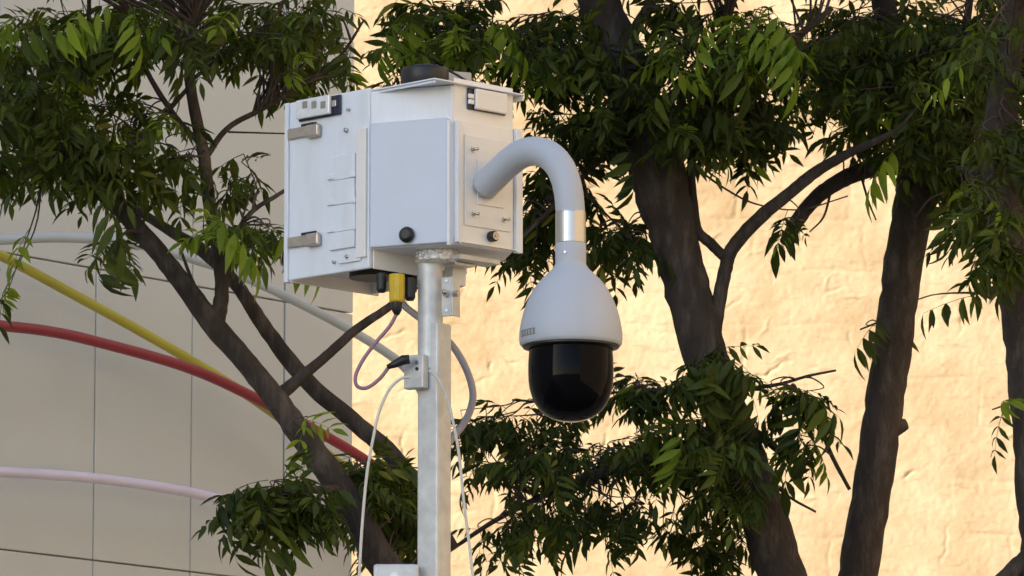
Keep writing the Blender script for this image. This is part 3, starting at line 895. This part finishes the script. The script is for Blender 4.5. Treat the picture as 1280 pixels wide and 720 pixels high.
    crown = bpy.data.objects.new('crown', me2); link(crown, root); crown['kind'] = 'stuff'
    Tb = Matrix.Translation(-base)
    for mt_, key, me_ in single:
        l = bpy.data.objects.new('leaf', me_); link(l, crown); l.matrix_basis = Tb @ mt_
    return root

# left tree: two stems leaning left in front of the tubes
tree('tree at left with forked stems leaning left in front of the coloured tubes', 520, 14.4,
     [(500, 745, 54), (470, 690, 42), (425, 610, 38), (385, 555, 35), (345, 500, 32), (305, 450, 30), (268, 408, 31), (225, 350, 27), (185, 300, 25), (130, 240, 26), (75, 195, 29), (30, 150, 31), (-20, 110, 30), (-90, 60, 26), (-160, -40, 12)],
     [[(560, 690, 34, 14.7), (500, 582, 26, 14.7), (440, 525, 24, 14.7), (385, 478, 23, 14.7), (335, 415, 21, 14.7), (300, 362, 19, 14.7), (262, 320, 20, 14.8), (215, 290, 15, 14.9), (150, 250, 10, 15.0)],
      [(268, 408, 26), (277, 370, 20), (274, 325, 18), (262, 255, 18), (254, 190, 17), (240, 120, 15), (236, 60, 13), (244, 0, 11), (250, -90, 8)],
      [(352, 492, 20, 14.5), (378, 470, 16, 14.5), (408, 445, 14, 14.5), (445, 412, 13, 14.5), (486, 384, 11, 14.5), (530, 350, 9, 14.6)],
      [(255, 200, 9), (285, 160, 8), (330, 135, 7), (380, 105, 6), (425, 70, 5), (455, 25, 3)],
      [(330, 135, 6), (355, 80, 5), (385, 30, 4), (400, -30, 3)],
      [(240, 100, 6), (290, 60, 5), (340, 25, 4), (365, -20, 3)],
      [(250, 180, 8), (215, 140, 8), (180, 80, 7), (165, 10, 6)],
      [(85, 200, 14), (95, 150, 11), (102, 100, 9), (110, 40, 7), (112, -40, 5)],
      [(100, 215, 12), (140, 205, 10), (190, 160, 8), (235, 110, 6)],
      [(272, 330, 8), (310, 270, 7), (345, 245, 6), (370, 230, 4)],
      [(60, 190, 10), (20, 150, 8), (-20, 147, 6)],
      [(262, 395, 7), (240, 350, 5), (225, 310, 4)],
      [(285, 165, 3), (320, 166, 2.5), (357, 167, 2)],
      [(425, 612, 14, 14.38), (400, 612, 11, 14.28), (370, 614, 9, 14.18), (335, 616, 7, 14.1), (300, 622, 5, 14.05), (272, 632, 2.5, 14.0)],
      [(385, 613, 7, 14.22), (372, 632, 5, 14.15), (350, 650, 3, 14.1)]],
     [(90, 40, 130, 60, 0, .45, 55, (100, 100), .2),
      (250, 25, 150, 55, 0, .5, 44, (240, 60), .06),
      (390, 40, 80, 70, .2, .4, 34, (330, 135), .08),
      (60, 130, 110, 60, 0, .45, 36, (60, 190), .03),
      (90, 195, 130, 48, 0, .35, 46, (110, 220), 0),
      (150, 150, 100, 60, .1, .5, 15, (200, 160), .05),
      (215, 210, 90, 60, .1, .4, 9, (250, 200), .0),
      (310, 215, 45, 45, .1, .3, 5, (300, 270), .0, 3),
      (330, 290, 26, 18, -.1, .15, 4, (300, 280), .25, 5),
      (275, 272, 24, 6, -.25, .1, 3, (274, 325), 1.0, 3),
      (140, 300, 16, 10, 0, .1, 2, (185, 300), 0, 4),
      (0, 362, 12, 6, -.2, .1, 2, (-60, 330), 0.1, 2),
      (-5, 312, 8, 6, -.2, .1, 1, (-60, 300), 0.2, 2),
      (395, 522, 12, 4, -.2, .05, 1, (385, 555), 1.0, 2),
      (350, 606, 40, 8, -.3, .12, 7, (350, 615, -.2), 0, 3),
      (320, 626, 40, 14, -.3, .2, 12, (320, 618, -.3), 0, 4),
      (380, 634, 38, 22, -.3, .2, 14, (385, 613, -.2), 0, 5),
      (470, 595, 55, 32, .2, .25, 22, (450, 650), 0, 6),
      (505, 640, 30, 60, .3, .2, 12, (480, 690), 0, 6),
      (100, -150, 300, 120, 0, .8, 110, (240, 0), .02),
      (330, -180, 200, 120, .2, .8, 60, (240, 0), .02)],
     [(150, 0, 90, 20, -.5, 'backlit'), (110, 5, 60, 40, -.5, 'backlit'), (160, 5, 190, 40, -.45, 'backlit'), (60, 20, 20, 50, -.5, 'leaf'), (200, 10, 230, 40, -.4, 'leaf'),
      (262, 270, 300, 285, -.3, 'backlit'), (335, 285, 362, 300, -.2, 'backlit'), (335, 600, 290, 605, -.4, 'leaf'), (310, 605, 268, 625, -.4, 'leaf'), (345, 625, 325, 660, -.4, 'leaf'),
      (390, 640, 360, 665, -.4, 'leaf'), (140, 305, 125, 330, -.2, 'leaf'), (300, 625, 288, 660, -.35, 'leaf'), (420, 20, 440, 60, -.2, 'leaf'), (20, 100, -5, 130, -.4, 'leaf'), (120, 240, 150, 265, -.4, 'leaf')])

# centre tree
tree('thick trunked tree leaning left behind the hanging dome camera', 1030, 15.6,
     [(993, 770, 66), (970, 700, 65), (945, 615, 63), (912, 530, 62), (884, 450, 61), (860, 365, 61), (844, 300, 64), (826, 235, 76), (800, 150, 72), (775, 70, 66), (748, 0, 56), (715, -90, 44), (690, -200, 26)],
     [[(888, 432, 24), (897, 388, 20), (906, 340, 19), (917, 308, 19), (950, 272, 19), (985, 243, 17), (1020, 215, 16), (1060, 192, 13), (1095, 176, 9), (1125, 158, 5), (1150, 130, 2)],
      [(906, 322, 14), (888, 304, 15), (872, 288, 14), (867, 255, 12), (864, 215, 12), (868, 175, 14), (880, 120, 14), (905, 40, 13), (930, -60, 10)],
      [(870, 290, 9), (850, 283, 8), (835, 262, 6), (800, 270, 4)],
      [(825, 225, 26), (850, 180, 22), (885, 140, 20), (930, 100, 16), (980, 60, 12), (1040, 10, 8)],
      [(800, 150, 22), (760, 110, 18), (710, 90, 14), (650, 60, 11), (590, 40, 8), (520, 30, 5)],
      [(780, 75, 18), (800, 25, 15), (840, -30, 11)],
      [(905, 525, 16), (870, 548, 14), (820, 575, 13), (760, 590, 11), (690, 615, 10), (620, 650, 7), (560, 690, 5)],
      [(880, 500, 12), (840, 490, 9), (790, 490, 7), (740, 505, 5), (640, 500, 3)],
      [(932, 535, 16), (958, 550, 12), (975, 565, 10), (985, 572, 8)],
      [(905, 500, 9), (930, 488, 7), (975, 480, 5), (1010, 470, 4), (1045, 463, 3)],
      [(990, 480, 5), (1020, 525, 5), (1040, 570, 6), (1062, 612, 5)],
      [(945, 585, 6), (985, 620, 4), (1020, 640, 3)],
      [(870, 210, 3), (905, 235, 3), (945, 255, 2.5), (1000, 262, 2), (1060, 245, 2)],
      [(800, 160, 12), (750, 200, 9), (700, 250, 7), (650, 300, 4)],
      [(790, 300, 3), (760, 270, 3), (735, 245, 2)]],
     [(520, 40, 60, 28, -.1, .3, 22, (590, 40), .5),
      (600, 40, 60, 18, -.2, .25, 16, (620, 50), .7),
      (540, 95, 90, 25, .2, .3, 22, (600, 50), .1),
      (680, 70, 80, 45, 0, .45, 34, (710, 90), .08),
      (760, 60, 70, 60, .1, .5, 30, (760, 110), .05),
      (720, 160, 70, 50, .1, .4, 26, (750, 200), .02),
      (690, 245, 50, 60, .3, .3, 16, (700, 250), 0, 5),
      (655, 305, 55, 22, .3, .2, 11, (650, 300), 0, 5),
      (775, 300, 34, 26, .1, .25, 13, (790, 300), 0, 5),
      (800, 130, 80, 50, -.1, .3, 30, (820, 180), .06),
      (900, 60, 100, 70, -.1, .5, 62, (930, 100), .15),
      (945, 40, 55, 45, -.4, .2, 18, (980, 60), .8),
      (880, 150, 100, 45, 0, .4, 44, (885, 140), .05),
      (950, 160, 60, 26, .2, .3, 18, (930, 100), .02),
      (895, 455, 42, 26, -.25, .15, 14, (900, 480), .05, 6),
      (900, 545, 48, 46, -.3, .2, 24, (905, 525), .05),
      (840, 555, 80, 50, -.1, .35, 30, (820, 575), .03),
      (735, 575, 95, 48, 0, .35, 24, (760, 590), .02),
      (630, 560, 70, 40, 0, .3, 17, (690, 615), .02),
      (640, 650, 85, 32, 0, .3, 17, (690, 615), .0),
      (775, 645, 115, 26, 0, .35, 24, (760, 600), .0),
      (900, 620, 50, 50, -.2, .25, 20, (920, 560), .0),
      (615, 515, 40, 16, .1, .2, 7, (640, 500), 0, 4), (690, 540, 50, 14, .1, .2, 9, (740, 505), 0, 3),
      (800, 490, 50, 26, .2, .25, 12, (790, 490), .1, 5),
      (990, 490, 42, 10, -.15, .12, 6, (985, 480), .2, 3),
      (1000, 535, 24, 26, -.15, .12, 5, (1020, 525), .1, 3),
      (880, 690, 60, 25, .1, .2, 10, (930, 640), 0, 5),
      (980, 285, 8, 6, -.1, .05, 1, (985, 250), .2, 4),
      (700, -150, 330, 120, 0, .8, 130, (715, -90), .02),
      (930, -140, 180, 110, 0, .7, 60, (905, -20), .02),
      (540, 5, 90, 16, 0, .3, 16, (520, 30), .25),
      (680, 15, 90, 18, .1, .4, 18, (650, 60), .1),
      (850, 15, 60, 20, .1, .4, 14, (840, -30), .1)],
     [(520, 15, 500, 45, -.3, 'backlit'), (560, 20, 590, 45, -.3, 'backlit'), (600, 20, 640, 40, -.3, 'backlit'), (620, 25, 660, 60, -.3, 'backlit'), (500, 20, 470, 50, -.2, 'backlit'),
      (930, 20, 970, 50, -.6, 'backlit'), (960, 10, 1005, 45, -.6, 'backlit'), (975, 40, 1010, 80, -.6, 'backlit'), (890, 25, 860, 50, -.5, 'backlit'), (920, 60, 940, 95, -.5, 'leaf'), (840, 100, 800, 130, -.4, 'leaf'),
      (870, 445, 845, 470, -.4, 'leaf'), (890, 440, 905, 480, -.45, 'leaf'), (910, 440, 945, 465, -.4, 'leaf'), (880, 445, 870, 490, -.45, 'leaf'), (925, 470, 950, 500, -.4, 'leaf'),
      (985, 485, 1040, 500, -.3, 'leaf'), (995, 490, 1010, 540, -.3, 'leaf'), (1000, 540, 1015, 580, -.3, 'leaf'), (1010, 490, 1060, 520, -.3, 'leaf'), (985, 550, 980, 590, -.3, 'leaf'),
      (850, 530, 860, 570, -.5, 'backlit'), (780, 175, 800, 215, -.3, 'leaf'), (985, 262, 975, 285, -.1, 'leaf')])

# right tree
tree('slim straight tree with a forked top, right of centre', 1062, 16.2,
     [(1064, 770, 56), (1074, 715, 54), (1090, 610, 53), (1104, 515, 53), (1116, 430, 53), (1128, 340, 53), (1142, 260, 57), (1148, 220, 60), (1140, 170, 48), (1122, 90, 40), (1108, 20, 34), (1090, -80, 28), (1070, -200, 16)],
     [[(1140, 205, 34), (1100, 208, 26), (1060, 221, 23), (1025, 243, 21), (1002, 268, 20), (988, 292, 19), (982, 303, 17)],
      [(1150, 235, 46), (1172, 195, 40), (1200, 160, 32), (1235, 125, 26), (1290, 70, 20), (1350, 0, 12)],
      [(1165, 200, 16), (1185, 120, 14), (1205, 50, 12), (1215, -30, 9)],
      [(1040, 232, 4), (1030, 270, 3), (1012, 290, 2)],
      [(1075, 215, 4), (1085, 250, 3), (1095, 275, 2)],
      [(1118, 398, 5), (1098, 403, 3), (1075, 412, 2.5)],
      [(1108, 540, 26), (1124, 533, 22), (1133, 530, 15)],
      [(1130, 130, 12), (1080, 110, 10), (1020, 100, 7)]],
     [(1060, 60, 90, 55, 0, .5, 50, (1110, 50), .04),
      (1040, 105, 80, 40, 0, .4, 30, (1080, 110), .05),
      (1130, 130, 90, 60, -.2, .35, 46, (1140, 150), .05),
      (1200, 60, 100, 60, 0, .5, 56, (1200, 60), .05),
      (1210, 160, 80, 70, -.1, .4, 50, (1220, 140), .05),
      (1150, 180, 40, 22, -.3, .15, 16, (1150, 200), .05),
      (1225, 235, 70, 50, 0, .35, 36, (1235, 140), .05),
      (1100, 160, 30, 20, .1, .2, 8, (1060, 200), .3),
      (1085, 405, 14, 6, 0, .05, 1, (1098, 403), .0, 1),
      (1090, -130, 200, 110, 0, .7, 80, (1090, -80), .02),
      (1280, -80, 160, 130, 0, .7, 70, (1280, 70), .02),
      (1160, 30, 120, 40, 0, .4, 34, (1200, 50), .06), (1040, 30, 60, 30, 0, .3, 14, (1110, 20), .06)],
     [(1110, 390, 1060, 425, -.1, 'leaf'), (1180, 240, 1200, 290, -.5, 'leaf'), (1130, 180, 1090, 200, -.5, 'backlit'), (1230, 200, 1260, 230, -.5, 'leaf')])

# far right tree
tree('dark tree trunk at the far right edge with a side branch', 1310, 15.0,
     [(1310, 790, 62), (1304, 700, 60), (1297, 600, 60), (1290, 500, 60), (1283, 420, 62), (1272, 350, 62), (1262, 300, 60), (1255, 240, 54), (1250, 160, 46), (1262, 60, 36), (1280, -40, 26), (1300, -180, 14)],
     [[(1300, 690, 34), (1270, 712, 28), (1240, 740, 24)],
      [(1262, 360, 20), (1245, 363, 16), (1235, 372, 10)],
      [(1240, 368, 4), (1205, 366, 3), (1170, 368, 2), (1148, 374, 2)],
      [(1285, 500, 5), (1262, 505, 3), (1240, 512, 2)],
      [(1258, 250, 18), (1225, 220, 12), (1195, 210, 8)],
      [(1262, 250, 16), (1300, 200, 12), (1340, 150, 8)]],
     [(1235, 265, 50, 40, -.1, .3, 24, (1225, 220), .08),
      (1265, 320, 25, 20, -.3, .1, 6, (1262, 310), .05, 5),
      (1270, 180, 50, 70, 0, .35, 30, (1250, 160), .05),
      (1250, 60, 60, 60, 0, .4, 30, (1262, 60), .05),
      (1248, 508, 8, 3, -.1, .05, 1, (1262, 505), .1, 2),
      (1330, 100, 70, 140, 0, .5, 40, (1300, 200), .05),
      (1300, -120, 120, 110, 0, .6, 50, (1280, -40), .02)],
     [(1250, 364, 1150, 372, 0, 'row'), (1245, 300, 1210, 330, -.3, 'leaf')])
